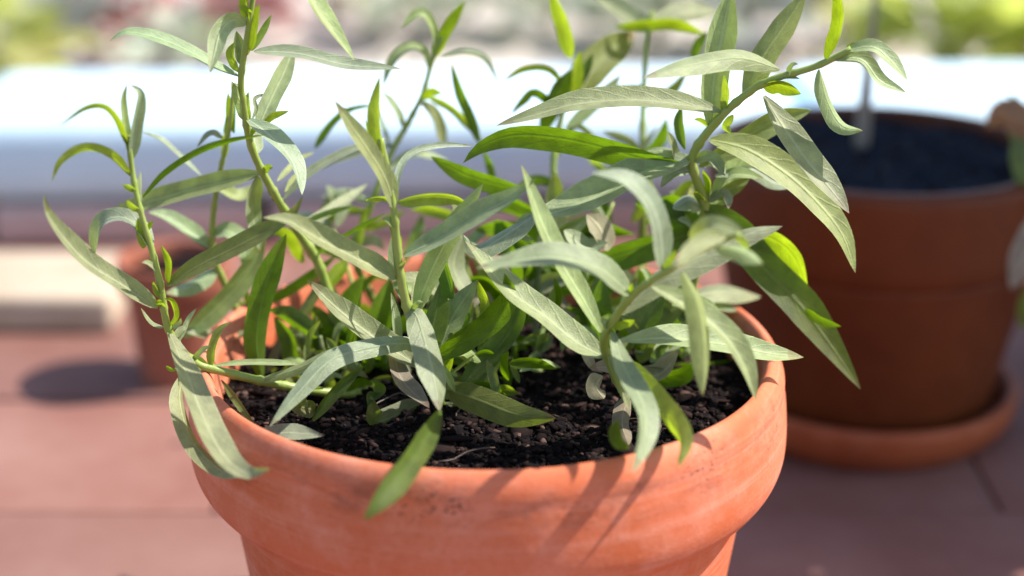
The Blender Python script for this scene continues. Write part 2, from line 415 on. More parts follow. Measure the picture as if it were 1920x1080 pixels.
# sapling standing in the rear pot
sap = empty('sapling', (RX-.008, RY+.02, RZ-.02)); tag(sap, 'thin bare brown sapling stem rising from the dark rear pot', 'sapling')
pts = [(0, 0, 0), (.001, 0, .05), (.003, .004, .12), (.002, .01, .22), (.006, .012, .34)]
tube('trunk', spline(pts, 20), [.0055-.0037*min(1, i/5) for i in range(20)], M['bark'], sap, 10)
def leafmesh(P, width, side0, fold=.25, nseg=18, prof=None, cup=1):
    """leaf surface along the points P; side0(i) gives (side, normal)"""
    V = []; F = []; U = []; na = 6
    for i, p in enumerate(P):
        s = i/(len(P)-1); sd, nn = side0(i)
        wv = width*(prof(s) if prof else lance(s))
        for j in range(na+1):
            t = j/na*2-1
            V.append(p + sd*(wv*.5*t) + nn*(fold*wv*.5*(abs(t)**1.4)))
            U.append((j/na, s))
    for i in range(len(P)-1):
        for j in range(na):
            a = i*(na+1)+j
            F.append((a, a+1, a+na+2, a+na+1))
    return V, F, U
def lance(s):
    s = min(max(s, 0), 1)
    return min(1.0, 3.35*((s+.010)**.72)*((1-s)**.86)) + .006
# ------------------------------------------------------------------ tarragon
plant = empty('tarragon_plant', (PX, 0, SOILZ))
tag(plant, 'green tarragon herb with slender silvery leaves growing in the bright orange pot', 'plant')
stems = []
def add_child(o, parent):
    o.parent = parent; o.matrix_parent_inverse = Matrix.Identity(4)
def local(vs, origin): return [v-origin for v in vs]
ORG = Vector((PX, 0, SOILZ))
class Stem:
    def __init__(s, pix, rpx, mat='stem', soilbase=True):
        """pix: (u,v,y) from base to tip; base put on the soil when soilbase"""
        pts = []
        for k, (u, v, y) in enumerate(pix):
            pts.append(atz(u, v, SOILZ-.003) if (k == 0 and soilbase) else at(u, v, y))
        n = 8*len(pts); P = spline(pts, n); s.P = P
        rad = []
        for i, p in enumerate(P):
            t = i/(n-1); rad.append(rpx*.5*depth(p)/FPX*(1.08-.55*t))
        # slight swelling at nodes
        rad = [r*(1+.28*max(0, math.sin(i*1.1))**6) for i, r in enumerate(rad)]
        s.o = tube('stem', local(P, ORG), rad, M[mat], plant, 10, .03)
        s.pix = [s.px(p) for p in P]
    @staticmethod
    def px(p):
        q = p-CAM; d = q.y*CP-q.z*SP; u = q.y*SP+q.z*CP
        return (960+FPX*q.x/d, 540-FPX*u/d)
    def near(s, u, v):
        i = min(range(len(s.P)), key=lambda k: (s.pix[k][0]-u)**2+(s.pix[k][1]-v)**2)
        return s.P[i].y
nleaf = 0
COLLECT = None
def L(st, pts, wpx, kind='s', dy=None, y0=None, mid=0.0, roll=None, fold=None):
    """leaf: pts pixels base->tip on the stem st; dy = depth change base->tip (m); wpx visible width"""
    global nleaf
    rng = random.Random(nleaf*13+5); nleaf += 1
    ya = st.near(*pts[0]) if y0 is None else y0
    if dy is None: dy = rng.choice((-1, 1))*rng.uniform(.004, .022)
    fl = spline([(u, v, 0) for u, v in pts], 22)
    P = []
    for i, q in enumerate(fl):
        s = i/21
        P.append(at(q.x, q.y, ya + dy*s + mid*4*s*(1-s)))
    n = len(P); T = [(P[min(i+1, n-1)]-P[max(i-1, 0)]).normalized() for i in range(n)]
    Fr = []
    prev = None
    for i in range(n):
        vd = (P[i]-CAM).normalized(); s0 = T[i].cross(vd)
        if s0.length < .15 and prev is not None: s0 = prev
        s0.normalize()
        if prev is not None and s0.dot(prev) < 0: s0 = -s0
        prev = s0
        n0 = s0.cross(T[i])
        if n0.dot(vd) > 0: n0 = -n0
        Fr.append((s0, n0))
    if roll is None:
        best = None
        for k in range(-10, 11):
            r = R(k*4.2)
            a = sum((Fr[i][1]*math.cos(r)-Fr[i][0]*math.sin(r)).dot(SUN) for i in (5, 10, 15))/3
            up = sum((Fr[i][1]*math.cos(r)-Fr[i][0]*math.sin(r)).z for i in (5, 10, 15))/3
            sc_ = (a+.25*up if kind in 'sbw' else -a if kind in 'gy' else -abs(a-.1)) - .25*abs(r)
            if best is None or sc_ > best[0]: best = (sc_, r)
        roll = best[1] + rng.uniform(-.15, .15)
    tw = rng.uniform(-.35, .35); f = fold if fold is not None else rng.choice((-1, 1, 1))*rng.uniform(.22, .55)
    wm = .80*wpx*depth(P[n//2])/FPX/max(math.cos(roll), .7)
    def fr(i):
        r = roll+tw*(i/(n-1)-.5); s0, n0 = Fr[i]
        return s0*math.cos(r)+n0*math.sin(r), n0*math.cos(r)-s0*math.sin(r)
    sh = rng.uniform(.8, 1.15); ph = rng.uniform(0, 6)
    def prof(s): return lance(s**sh)*(1+.04*math.sin(9*s+ph))
    V, F, U = leafmesh(P, wm, fr, f, 18, prof)
    if COLLECT is not None:
        b0 = len(COLLECT[0]); COLLECT[0].extend(V); COLLECT[2].extend(U); COLLECT[1].extend(tuple(q+b0 for q in ff) for ff in F)
        return None
    return mesh_obj('leaf', local(V, ORG), F, M[kind], st.o, uvs=U)

# --- long stem sweeping out over the left of the rim and up
s1 = Stem([(700, 735, 0), (640, 738, -.012), (560, 728, -.020), (480, 712, -.024), (420, 697, -.026), (370, 682, -.028), (334, 648, -.034), (313, 608, -.040), (302, 540, -.042), (285, 470, -.042), (262, 390, -.042), (248, 320, -.040), (241, 255, -.040)], 18, 'stem')
L(s1, [(241, 290), (232, 225), (229, 185), (238, 156)], 17, 's', .0)
L(s1, [(247, 300), (256, 240), (264, 195), (262, 172), (243, 158)], 26, 'b', .0, roll=.3)
L(s1, [(240, 275), (222, 225), (195, 198), (158, 202), (112, 236)], 15, 'y', -.02)
L(s1, [(246, 332), (215, 296), (180, 279), (148, 281), (114, 304), (97, 341)], 20, 'y', -.015)
L(s1, [(268, 370), (310, 325), (370, 286), (430, 265), (500, 252)], 15, 'g', .01)
L(s1, [(284, 470), (264, 432), (235, 409), (198, 413), (180, 440), (176, 482)], 36, 'b', .012)
L(s1, [(268, 466), (262, 440), (259, 408)], 22, 'y', 0)
L(s1, [(296, 577), (230, 536), (160, 490), (110, 435), (86, 395), (82, 362)], 42, 's', -.02)
L(s1, [(312, 536), (370, 500), (440, 465), (510, 428), (552, 398), (568, 367)], 43, 'o', -.008)
L(s1, [(316, 530), (318, 490), (302, 459)], 15, 'y', .0)
L(s1, [(262, 395), (250, 388), (238, 375)], 14, 'y', -.005)
L(s1, [(264, 385), (263, 350), (264, 320)], 10, 's', .004)
L(s1, [(315, 612), (328, 592), (322, 566), (308, 560)], 13, 'y', -.006)
L(s1, [(308, 614), (285, 604), (264, 577)], 9, 's', .0)
L(s1, [(300, 560), (293, 545), (288, 528)], 11, 'y', -.004)
L(s1, [(320, 618), (338, 606), (340, 596)], 12, 's', -.004)
L(s1, [(336, 640), (352, 600), (368, 578)], 12, 's', .006)
L(s1, [(316, 620), (345, 690), (372, 760), (398, 820), (430, 868), (468, 890), (507, 879)], 58, 's', -.078, fold=.3)
L(s1, [(345, 700), (338, 752), (360, 825), (412, 880), (462, 893)], 40, 's', -.062)
L(s1, [(396, 688), (398, 655), (412, 620), (433, 603)], 19, 'y', .006)
L(s1, [(398, 686), (470, 680), (570, 683)], 14, 's', .004)
L(s1, [(395, 690), (365, 672), (360, 684), (378, 694)], 15, 'y', -.004)
L(s1, [(330, 690), (322, 692), (311, 686)], 9, 'y', .0)
L(s1, [(415, 712), (445, 755), (484, 812)], 16, 'o', -.028)
L(s1, [(470, 822), (530, 812), (607, 817)], 36, 'b', .0, y0=-.066)
L(s1, [(480, 716), (560, 690), (640, 655), (740, 640)], 24, 's', -.010)
L(s1, [(700, 742), (620, 785), (545, 806), (486, 795)], 46, 'o', -.035)
L(s1, [(585, 790), (635, 730), (683, 686)], 26, 'g', .008, y0=-.035)
L(s1, [(590, 770), (560, 760), (572, 735)], 40, 'o', -.01, y0=-.032)
L(s1, [(640, 770), (675, 765), (705, 755)], 16, 'o', .0)
L(s1, [(612, 745), (600, 735), (588, 725)], 12, 'y', -.004)

# --- tall upright stem at upper left
s2 = Stem([(655, 690, 0), (625, 580, .026), (595, 490, .024), (560, 436, .020), (528, 385, .014), (492, 322, .008), (470, 270, .004), (458, 205, .0), (452, 150, -.002), (463, 70, -.004), (474, 0, -.004), (480, -40, -.004)], 19)
L(s2, [(447, 143), (400, 121), (340, 89), (280, 67), (235, 61), (205, 78)], 27, 'b', -.008)
L(s2, [(463, 44), (435, 38), (412, 62), (402, 100), (394, 136)], 40, 's', -.018)
L(s2, [(476, 97), (560, 101), (650, 122), (752, 129)], 29, 'b', .004)
L(s2, [(448, 135), (434, 105), (438, 80)], 19, 'y', .004)
L(s2, [(450, 120), (449, 85), (443, 58)], 22, 'o', .006)
L(s2, [(470, 95), (478, 50), (487, 8)], 27, 'y', .0)
L(s2, [(472, 95), (492, 60), (509, 27)], 16, 'y', .004)
L(s2, [(466, 45), (460, 10), (466, -30)], 22, 'y', -.003)
L(s2, [(480, -60), (560, -30), (600, 28), (635, 75), (664, 113)], 40, 's', -.02)
L(s2, [(484, 240), (508, 185), (532, 135), (552, 85)], 44, 's', .02)
L(s2, [(488, 238), (512, 217), (542, 208)], 15, 'y', .0)
L(s2, [(462, 225), (450, 190), (434, 152)], 24, 's', -.008)
L(s2, [(468, 225), (463, 195), (466, 172)], 16, 'y', .004)
L(s2, [(472, 225), (480, 205), (478, 185), (500, 175)], 10, 's', .008)
L(s2, [(462, 222), (510, 258), (550, 305), (566, 366)], 42, 'b', -.025)
L(s2, [(478, 290), (476, 258), (470, 235)], 36, 's', .012)
L(s2, [(490, 325), (350, 358), (194, 403)], 46, 's', .03)
L(s2, [(480, 330), (472, 395), (488, 470)], 38, 's', .022)
L(s2, [(530, 375), (580, 325), (650, 285), (730, 260)], 20, 'b', .02)
L(s2, [(560, 430), (600, 408), (662, 387)], 14, 'g', .012)
L(s2, [(590, 480), (650, 440), (724, 399)], 11, 'g', -.012)
L(s2, [(500, 565), (565, 525), (632, 478)], 25, 'g', .012, y0=.03)
L(s2, [(600, 500), (575, 450), (560, 420)], 30, 'o', .01)
L(s2, [(610, 540), (630, 515), (652, 487)], 32, 'y', .01)
L(s2, [(640, 600), (616, 545), (600, 520)], 36, 'o', .02)
L(s2, [(610, 520), (570, 585), (530, 640)], 24, 'o', -.01)
L(s2, [(534, 360), (560, 330), (600, 318)], 16, 's', .03)
L(s2, [(520, 340), (560, 300), (590, 285)], 14, 's', .03)
L(s2, [(560, 435), (640, 380), (690, 345)], 26, 's', .04)
L(s2, [(575, 460), (610, 445), (640, 450)], 22, 's', .02)

# --- thin stem behind it
s2b = Stem([(470, 640, 0), (418, 525, .045), (401, 480, .042), (398, 430, .040), (406, 355, .036), (422, 280, .032), (432, 230, .030), (437, 172, .030)], 14)
L(s2b, [(425, 262), (432, 215), (428, 172)], 18, 'y', .0)
L(s2b, [(440, 250), (440, 205), (436, 168)], 15, 'g', .006)
L(s2b, [(418, 258), (402, 246), (385, 252), (369, 276)], 13, 'b', -.004)
L(s2b, [(418, 300), (424, 275), (418, 252)], 17, 'y', .0)
L(s2b, [(378, 330), (330, 285), (300, 260), (263, 246)], 11, 'b', .0, y0=.036)
L(s2b, [(396, 466), (350, 432), (310, 408), (278, 398)], 33, 'b', -.004)
L(s2b, [(400, 438), (430, 436), (455, 462), (458, 508)], 40, 'b', -.008)
L(s2b, [(405, 505), (360, 535), (310, 550)], 36, 'b', -.015)
L(s2b, [(345, 632), (410, 575), (465, 510), (498, 435)], 50, 's', .01, y0=.022)
L(s2b, [(345, 622), (420, 636), (478, 620)], 26, 's', .01, y0=.02)
L(s2b, [(440, 560), (465, 572), (450, 520)], 17, 'y', -.01)
L(s2b, [(400, 350), (450, 370), (490, 345)], 26, 's', .012)

# --- upright broad leaves in the left of the pot
s10 = Stem([(610, 700, 0), (605, 660, .012), (600, 630, .012)], 14, 'stem_dull')
L(s10, [(492, 712), (480, 640), (492, 560), (515, 490), (537, 438)], 56, 'g', .0, y0=-.004, roll=.2)
L(s10, [(548, 684), (545, 640), (528, 612), (514, 594)], 36, 'g', .008, y0=.008)
L(s10, [(625, 690), (612, 640), (592, 590), (582, 572)], 52, 'g', .012)
L(s10, [(650, 690), (655, 610), (682, 514)], 62, 'g', .008)
L(s10, [(690, 690), (705, 610), (732, 520)], 66, 'g', .004)
L(s10, [(665, 690), (640, 620), (650, 560)], 44, 'g', .02)
L(s10, [(735, 690), (730, 620), (745, 570)], 40, 'g', .01)
L(s10, [(710, 700), (718, 650), (745, 622)], 16, 'o', -.004)
L(s10, [(600, 690), (570, 640), (560, 600)], 26, 'o', .02)
L(s10, [(520, 690), (505, 700), (530, 640), (585, 590)], 20, 'o', .02)
L(s10, [(690, 700), (720, 690), (735, 700)], 36, 'g', -.01)
L(s10, [(640, 720), (600, 745), (560, 735)], 20, 'o', -.02)
L(s10, [(700, 735), (694, 690), (702, 640)], 22, 'o', -.02)
L(s10, [(660, 720), (720, 708), (742, 690)], 40, 'g', -.01)

# --- centre stem
s3 = Stem([(828, 772, 0), (805, 700, -.030), (770, 600, -.040), (752, 520, -.042), (745, 460, -.042), (738, 390, -.042), (727, 325, -.040), (714, 260, -.040)], 21)
L(s3, [(740, 392), (722, 335), (690, 282), (655, 232), (626, 187)], 40, 's', -.006)
L(s3, [(733, 370), (716, 300), (705, 220), (712, 143)], 28, 'y', .004)
L(s3, [(728, 360), (708, 290), (690, 245), (685, 222)], 16, 'y', .008)
L(s3, [(743, 522), (680, 492), (600, 450), (540, 416), (493, 408)], 50, 's', -.018)
L(s3, [(757, 480), (820, 450), (900, 402), (955, 372), (1006, 335)], 48, 'b', -.008)
L(s3, [(737, 400), (748, 320), (775, 285), (830, 272), (890, 274)], 16, 'b', .03)
L(s3, [(778, 592), (803, 520), (848, 430), (888, 372), (906, 344)], 50, 's', .008)
L(s3, [(758, 585), (780, 590), (800, 650), (817, 720), (824, 772)], 62, 'b', -.038, fold=-.2)
L(s3, [(745, 378), (800, 368), (850, 371), (885, 388)], 28, 'y', .012)
L(s3, [(740, 375), (715, 372), (685, 376)], 12, 'y', .012)
L(s3, [(752, 470), (742, 430), (730, 405)], 20, 'y', .006)
L(s3, [(765, 575), (742, 500), (735, 440)], 30, 'o', .015)
L(s3, [(800, 680), (770, 645), (700, 650), (620, 675), (560, 735), (505, 800)], 46, 'b', -.045, fold=-.2)
L(s3, [(790, 690), (710, 640), (635, 582), (576, 526)], 54, 's', -.008)
L(s3, [(735, 690), (742, 630), (733, 548)], 22, 's', -.004, y0=-.022)
L(s3, [(735, 660), (755, 715), (805, 765)], 40, 'w', -.03, y0=-.030)
L(s3, [(790, 755), (745, 778), (706, 790), (695, 742)], 44, 'o', -.02)
L(s3, [(826, 768), (805, 812), (755, 890), (682, 976)], 56, 'g', -.068, y0=-.074, roll=-.15, mid=-.012)
L(s3, [(828, 726), (900, 752), (970, 778), (1043, 784)], 66, 'o', -.03, fold=-.2)
L(s3, [(812, 674), (870, 640), (925, 600), (955, 555), (946, 512)], 56, 'g', -.01)
L(s3, [(832, 722), (826, 655), (850, 590), (897, 524)], 60, 'b', .012)
L(s3, [(862, 728), (925, 660), (968, 595), (972, 520)], 52, 'g', .01)
L(s3, [(898, 738), (920, 690), (952, 628)], 34, 's', .004)
L(s3, [(835, 755), (870, 776), (908, 768)], 20, 'o', -.006)
L(s3, [(840, 770), (862, 784), (882, 776)], 16, 'o', -.006)
L(s3, [(915, 748), (940, 728), (972, 738)], 24, 'y', -.004)
L(s3, [(830, 720), (840, 690), (850, 665)], 20, 'y', -.002)
L(s3, [(845, 700), (870, 680), (890, 664)], 8, 'o', .004)
L(s3, [(870, 620), (880, 590), (887, 596)], 10, 'g', .0)
L(s3, [(800, 660), (815, 590), (826, 528)], 52, 'g', .02)
L(s3, [(775, 600), (777, 560), (776, 525)], 14, 's', .012)
L(s3, [(905, 600), (914, 570), (897, 528)], 24, 'y', .008)
L(s3, [(850, 560), (835, 500), (820, 470)], 32, 'g', .02)
L(s3, [(700, 720), (715, 735), (690, 760)], 30, 'g', -.015)

# --- blurred rear stem, left of centre
s4 = Stem([(720, 600, 0), (662, 475, .072), (690, 400, .074), (732, 290, .078), (765, 230, .080), (792, 178, .082), (812, 110, .084), (830, 70, .084)], 15)
L(s4, [(812, 110), (838, 55), (872, 2)], 28, 'y', .0)
L(s4, [(818, 100), (810, 50), (788, 26), (752, 52)], 20, 's', -.01)
L(s4, [(804, 130), (798, 100), (770, 88), (738, 112), (718, 162)], 22, 's', -.01)
L(s4, [(826, 106), (870, 94), (912, 108), (937, 160)], 14, 'b', .01)
L(s4, [(800, 178), (850, 205), (905, 262)], 18, 'y', .0)
L(s4, [(900, 268), (888, 225), (865, 175), (846, 118)], 24, 'g', .0, y0=.08)
L(s4, [(788, 186), (810, 170), (830, 175)], 20, 'y', -.006)
L(s4, [(758, 238), (742, 205), (716, 172)], 18, 's', -.01)
L(s4, [(785, 190), (815, 220), (835, 275)], 28, 's', .02)
L(s4, [(590, 278), (622, 232), (655, 206), (692, 200)], 17, 'g', .01, y0=.07)
L(s4, [(735, 285), (700, 205), (640, 205)], 10, 'b', .01)
L(s4, [(745, 270), (690, 285), (610, 310), (530, 350)], 18, 'b', -.01)
L(s4, [(720, 330), (770, 290), (840, 300)], 18, 's', .02)
L(s4, [(755, 250), (762, 235), (775, 220)], 14, 'y', .0)
L(s4, [(700, 380), (650, 360), (600, 370)], 22, 's', .01)
L(s4, [(690, 400), (640, 400), (590, 430)], 20, 's', .01)
L(s4, [(680, 430), (720, 420), (760, 395)], 22, 'y', .01)
L(s4, [(670, 460), (700, 455), (720, 470)], 26, 's', .0)

# --- blurred rear stem, right of centre
s5 = Stem([(1040, 600, 0), (1042, 470, .066), (1040, 380, .074), (1038, 300, .080), (1050, 230, .084), (1070, 160, .086), (1082, 110, .086)], 17)
L(s5, [(1070, 110), (1060, 55), (1032, -20)], 34, 'y', .0)
L(s5, [(1072, 190), (1080, 130), (1088, 95)], 30, 'y', -.004)
L(s5, [(1015, 250), (1040, 190), (1072, 130)], 44, 'g', .0, y0=.08)
L(s5, [(1062, 175), (1030, 135), (985, 132), (944, 152)], 15, 'y', -.01)
L(s5, [(1045, 210), (1005, 178), (985, 190), (958, 214)], 22, 'g', -.01)
L(s5, [(1078, 200), (1110, 130), (1190, 60)], 78, 'o', .04)
L(s5, [(1060, 240), (1120, 190), (1165, 140)], 32, 's', .01)
L(s5, [(1078, 170), (1100, 130), (1112, 100)], 26, 'g', .01)
L(s5, [(1035, 310), (1080, 235), (1140, 290)], 14, 'o', .02)
L(s5, [(1040, 350), (1010, 340), (970, 352)], 24, 'g', .0)
L(s5, [(985, 356), (930, 345), (870, 326), (808, 293)], 40, 'g', -.004, y0=.03)
L(s5, [(1040, 420), (1000, 400), (935, 370), (890, 400)], 36, 'g', -.01)
L(s5, [(1042, 430), (1035, 370), (1038, 320)], 38, 's', -.02)
L(s5, [(1042, 420), (1100, 380), (1160, 330), (1235, 235)], 24, 'o', .02)
L(s5, [(1045, 400), (1120, 350), (1200, 290), (1260, 260)], 18, 's', .03)
L(s5, [(1042, 480), (980, 440), (900, 440)], 36, 'g', .0)
L(s5, [(1042, 500), (1000, 470), (940, 480)], 34, 'g', .0)

# --- farthest blurred stem
s6 = Stem([(1200, 560, 0), (1206, 400, .088), (1205, 250, .100), (1208, 150, .110), (1214, 60, .116), (1222, 20, .118)], 17)
L(s6, [(1320, 62), (1270, 42), (1215, 44), (1152, 50)], 28, 'y', .0, y0=.115)
L(s6, [(1214, 60), (1270, 30), (1345, 20)], 46, 's', .02)
L(s6, [(1300, 112), (1308, 85), (1328, 58)], 24, 'g', .0, y0=.112)
L(s6, [(1214, 60), (1160, 20), (1110, -10)], 40, 's', .03)
L(s6, [(1208, 160), (1150, 170), (1110, 215)], 20, 'g', .0)
L(s6, [(1206, 200), (1260, 170), (1290, 130)], 26, 'o', .0)
L(s6, [(1206, 300), (1240, 260), (1250, 220)], 28, 'g', -.01)
L(s6, [(1206, 300), (1180, 265), (1130, 245)], 18, 'o', -.01)

# --- main right stem leaning right
s7 = Stem([(1262, 650, 0), (1300, 520, .026), (1312, 440, .022), (1322, 385, .016), (1302, 325, .012), (1300, 288, .010), (1338, 234, .006), (1385, 188, .002), (1440, 152, -.002), (1530, 124, -.006), (1596, 92, -.008)], 22)
L(s7, [(1290, 312), (1215, 300), (1130, 276), (1045, 258), (960, 254), (900, 276), (868, 306)], 58, 'g', -.012, fold=.25)
L(s7, [(1296, 298), (1200, 325), (1120, 368), (1050, 395), (985, 408)], 70, 's', -.018)
L(s7, [(1352, 210), (1260, 194), (1180, 188), (1080, 196), (1005, 216), (930, 236)], 48, 's', -.014)
L(s7, [(1462, 130), (1385, 108), (1290, 122), (1204, 146)], 46, 's', -.035)
L(s7, [(1332, 240), (1340, 140), (1355, 60), (1372, -30)], 66, 's', .012, roll=.1)
L(s7, [(1395, 185), (1425, 115), (1465, 55), (1512, -15)], 60, 's', .012)
L(s7, [(1548, 112), (1570, 60), (1574, 10), (1562, -30)], 28, 'y', -.006)
L(s7, [(1585, 95), (1635, 88), (1668, 112), (1702, 152)], 29, 's', -.01)
L(s7, [(1560, 112), (1615, 112), (1650, 152), (1699, 174)], 29, 's', -.006)
L(s7, [(1536, 130), (1552, 190), (1578, 234), (1618, 245)], 33, 's', -.008)
L(s7, [(1590, 95), (1600, 88), (1608, 82)], 22, 'y', 0)
L(s7, [(1330, 262), (1400, 280), (1480, 330), (1540, 388), (1580, 442), (1604, 512)], 64, 's', -.02)
L(s7, [(1432, 180), (1470, 240), (1512, 300), (1560, 358), (1592, 400)], 58, 's', -.024)
L(s7, [(1310, 312), (1390, 262), (1455, 224), (1522, 206)], 52, 'o', .016)
L(s7, [(1320, 385), (1375, 432), (1430, 500), (1500, 572), (1560, 652), (1614, 730)], 80, 'g', -.022, roll=-.3, fold=.3)
L(s7, [(1510, 580), (1538, 600), (1577, 612)], 20, 'g', -.004, y0=-.002)
L(s7, [(1380, 448), (1440, 444), (1488, 480), (1516, 550)], 46, 'y', -.004, y0=.012)
L(s7, [(1316, 432), (1250, 452), (1180, 472), (1092, 502)], 62, 'g', .0)
L(s7, [(1300, 300), (1335, 296), (1357, 328)], 28, 'b', -.012)
L(s7, [(1330, 300), (1345, 305), (1360, 330)], 22, 'b', -.006)
L(s7, [(1298, 318), (1262, 326), (1238, 352)], 24, 'b', -.010)
L(s7, [(1270, 310), (1262, 278), (1251, 246)], 18, 's', .0)
L(s7, [(1318, 388), (1290, 375), (1262, 392)], 34, 'b', -.008)
L(s7, [(1328, 378), (1358, 366), (1366, 392)], 22, 'b', -.008)
L(s7, [(1335, 370), (1370, 330), (1432, 334)], 26, 's', -.004)
L(s7, [(1335, 372), (1375, 350), (1405, 335)], 30, 'o', .006)
L(s7, [(1328, 368), (1330, 340), (1318, 318)], 16, 'y', -.004)
L(s7, [(1312, 440), (1290, 420), (1270, 412)], 24, 'b', -.01)
L(s7, [(1312, 432), (1296, 425), (1285, 400)], 16, 'y', -.004)
L(s7, [(1330, 400), (1380, 320), (1420, 250)], 56, 's', .018)
L(s7, [(1355, 215), (1362, 175), (1358, 140)], 18, 'y', -.003)
L(s7, [(1370, 250), (1360, 235), (1375, 215)], 18, 'y', -.003)
L(s7, [(1430, 162), (1465, 158), (1502, 176)], 32, 'y', -.004)
L(s7, [(1440, 155), (1470, 145), (1500, 148)], 14, 's', -.004)
L(s7, [(1285, 280), (1275, 230), (1278, 200)], 22, 'g', .01)
L(s7, [(1340, 330), (1400, 320), (1450, 345), (1490, 350)], 24, 'b', .01)
L(s7, [(1310, 460), (1300, 400), (1295, 350)], 34, 's', .01)
L(s7, [(1300, 300), (1240, 280), (1180, 300)], 16, 's', .03)
L(s7, [(1316, 420), (1260, 380), (1210, 420)], 44, 'g', .02)
L(s7, [(1312, 450), (1240, 400), (1190, 380)], 50, 'g', .01)
L(s7, [(1305, 330), (1340, 420), (1345, 500)], 28, 's', .02)

# --- front right stem
s8 = Stem([(1205, 772, 0), (1165, 725, -.048), (1140, 670, -.056), (1132, 640, -.060), (1150, 600, -.064), (1190, 550, -.070), (1240, 515, -.076), (1290, 488, -.082), (1345, 455, -.092), (1385, 440, -.100)], 20)
L(s8, [(1130, 628), (1092, 560), (1050, 490), (1012, 410), (977, 308)], 44, 's', .012)
L(s8, [(1137, 672), (1080, 642), (1020, 592), (955, 545), (872, 452)], 58, 's', .02)
L(s8, [(1182, 552), (1120, 502), (1040, 482), (960, 492), (893, 503)], 58, 'b', -.014)
L(s8, [(1242, 505), (1236, 430), (1214, 372), (1170, 335), (1108, 324)], 46, 'b', .0)
L(s8, [(1165, 588), (1240, 520), (1320, 478), (1400, 440), (1467, 424)], 58, 's', .02)
L(s8, [(1146, 618), (1170, 690), (1208, 765), (1210, 815), (1184, 888)], 50, 'b', -.064, fold=.25)
L(s8, [(1150, 680), (1205, 730), (1245, 778), (1278, 825), (1272, 876)], 52, 'y', -.066)
L(s8, [(1140, 655), (1160, 720), (1180, 770)], 28, 's', -.006)
L(s8, [(1180, 740), (1166, 790), (1178, 835)], 42, 'w', -.03)
L(s8, [(1178, 840), (1160, 822), (1158, 786)], 30, 'g', .0, y0=-.1)
L(s8, [(1160, 640), (1260, 634), (1360, 646), (1440, 662), (1507, 670)], 52, 's', .03)
L(s8, [(1280, 510), (1308, 570), (1320, 650), (1318, 742)], 46, 's', -.012)
L(s8, [(1222, 538), (1290, 578), (1350, 622), (1392, 682), (1418, 752)], 50, 's', -.01)
L(s8, [(1142, 618), (1132, 600), (1140, 590)], 18, 'b', -.003)
L(s8, [(1145, 610), (1165, 608), (1190, 600)], 20, 'y', -.004)
L(s8, [(1140, 690), (1145, 660), (1135, 640)], 22, 'y', -.003)
L(s8, [(1362, 442), (1320, 452), (1265, 505)], 44, 's', -.02)
L(s8, [(1300, 470), (1330, 425), (1400, 440)], 44, 's', -.012)
L(s8, [(1340, 462), (1390, 472), (1430, 495)], 36, 's', -.012)
L(s8, [(1380, 445), (1392, 455), (1402, 470)], 16, 'y', .0)
L(s8, [(1240, 510), (1255, 490), (1268, 468)], 16, 'y', -.003)
L(s8, [(1175, 560), (1182, 545), (1185, 530)], 12, 'y', -.003)

# --- short hidden stems carrying the dense middle
s11 = Stem([(1010, 690, 0), (1005, 600, .030), (1010, 520, .030), (1020, 440, .028)], 14, 'stem_dull')
L(s11, [(1008, 400), (940, 445), (893, 468), (868, 440)], 40, 'b', -.01, y0=-.01)
L(s11, [(1000, 400), (975, 425), (985, 445), (1002, 450)], 22, 'b', -.004, y0=-.008)
L(s11, [(1010, 500), (1060, 440), (1110, 400)], 40, 's', .004)
L(s11, [(1058, 432), (1100, 468), (1140, 455)], 40, 's', -.004, y0=.012)
L(s11, [(1140, 470), (1125, 430), (1100, 402)], 50, 'w', .004, y0=.014)
L(s11, [(1005, 560), (940, 500), (880, 470)], 50, 'w', -.004)
L(s11, [(1006, 600), (1000, 545), (1060, 520), (1090, 520)], 42, 's', .0)
L(s11, [(1010, 520), (960, 460), (930, 410)], 52, 'g', .02)
L(s11, [(1012, 500), (1070, 470), (1120, 440)], 60, 'g', .02)
L(s11, [(1008, 560), (1090, 520), (1160, 480)], 70, 'g', .02)
L(s11, [(1005, 600), (930, 560), (890, 510)], 50, 'g', .01)
L(s11, [(1120, 650), (1110, 580), (1130, 520)], 66, 'g', .0, y0=.0)
L(s11, [(1190, 650), (1215, 590), (1245, 545)], 64, 'g', .006, y0=-.006)
L(s11, [(1150, 640), (1230, 600), (1290, 560)], 56, 'o', .01, y0=.0)
L(s11, [(880, 560), (850, 500), (868, 440)], 40, 's', .01, y0=.01)
L(s11, [(870, 590), (905, 560), (920, 620)], 30, 'w', .01, y0=.01)
L(s11, [(1015, 470), (1040, 420), (1040, 370)], 50, 'o', .01)
L(s11, [(1000, 620), (1030, 560), (1080, 600)], 30, 'w', .0)
L(s11, [(990, 660), (960, 610), (985, 560)], 40, 'g', .01)
L(s11, [(1015, 480), (950, 430), (890, 430)], 44, 'g', .03)
L(s11, [(1020, 450), (1100, 420), (1190, 440)], 44, 'g', .03)
s12 = Stem([(1250, 690, 0), (1225, 665, .0), (1190, 660, -.004)], 10, 'stem_dull')
L(s12, [(1080, 605), (1105, 680), (1130, 700)], 26, 'w', -.01, y0=-.015)
L(s12, [(1200, 700), (1150, 690), (1105, 690)], 36, 'w', -.006, y0=-.022)
L(s12, [(1130, 705), (1118, 725), (1132, 748)], 38, 'w', -.008, y0=-.03)
L(s12, [(1180, 710), (1240, 700), (1275, 655)], 40, 'w', .0, y0=-.015)
L(s12, [(1190, 690), (1260, 700), (1310, 675)], 46, 'g', .0, y0=-.01)
L(s12, [(1240, 690), (1320, 690), (1380, 675)], 38, 'g', .01)
L(s12, [(1200, 680), (1215, 640), (1240, 620)], 40, 'o', .0)
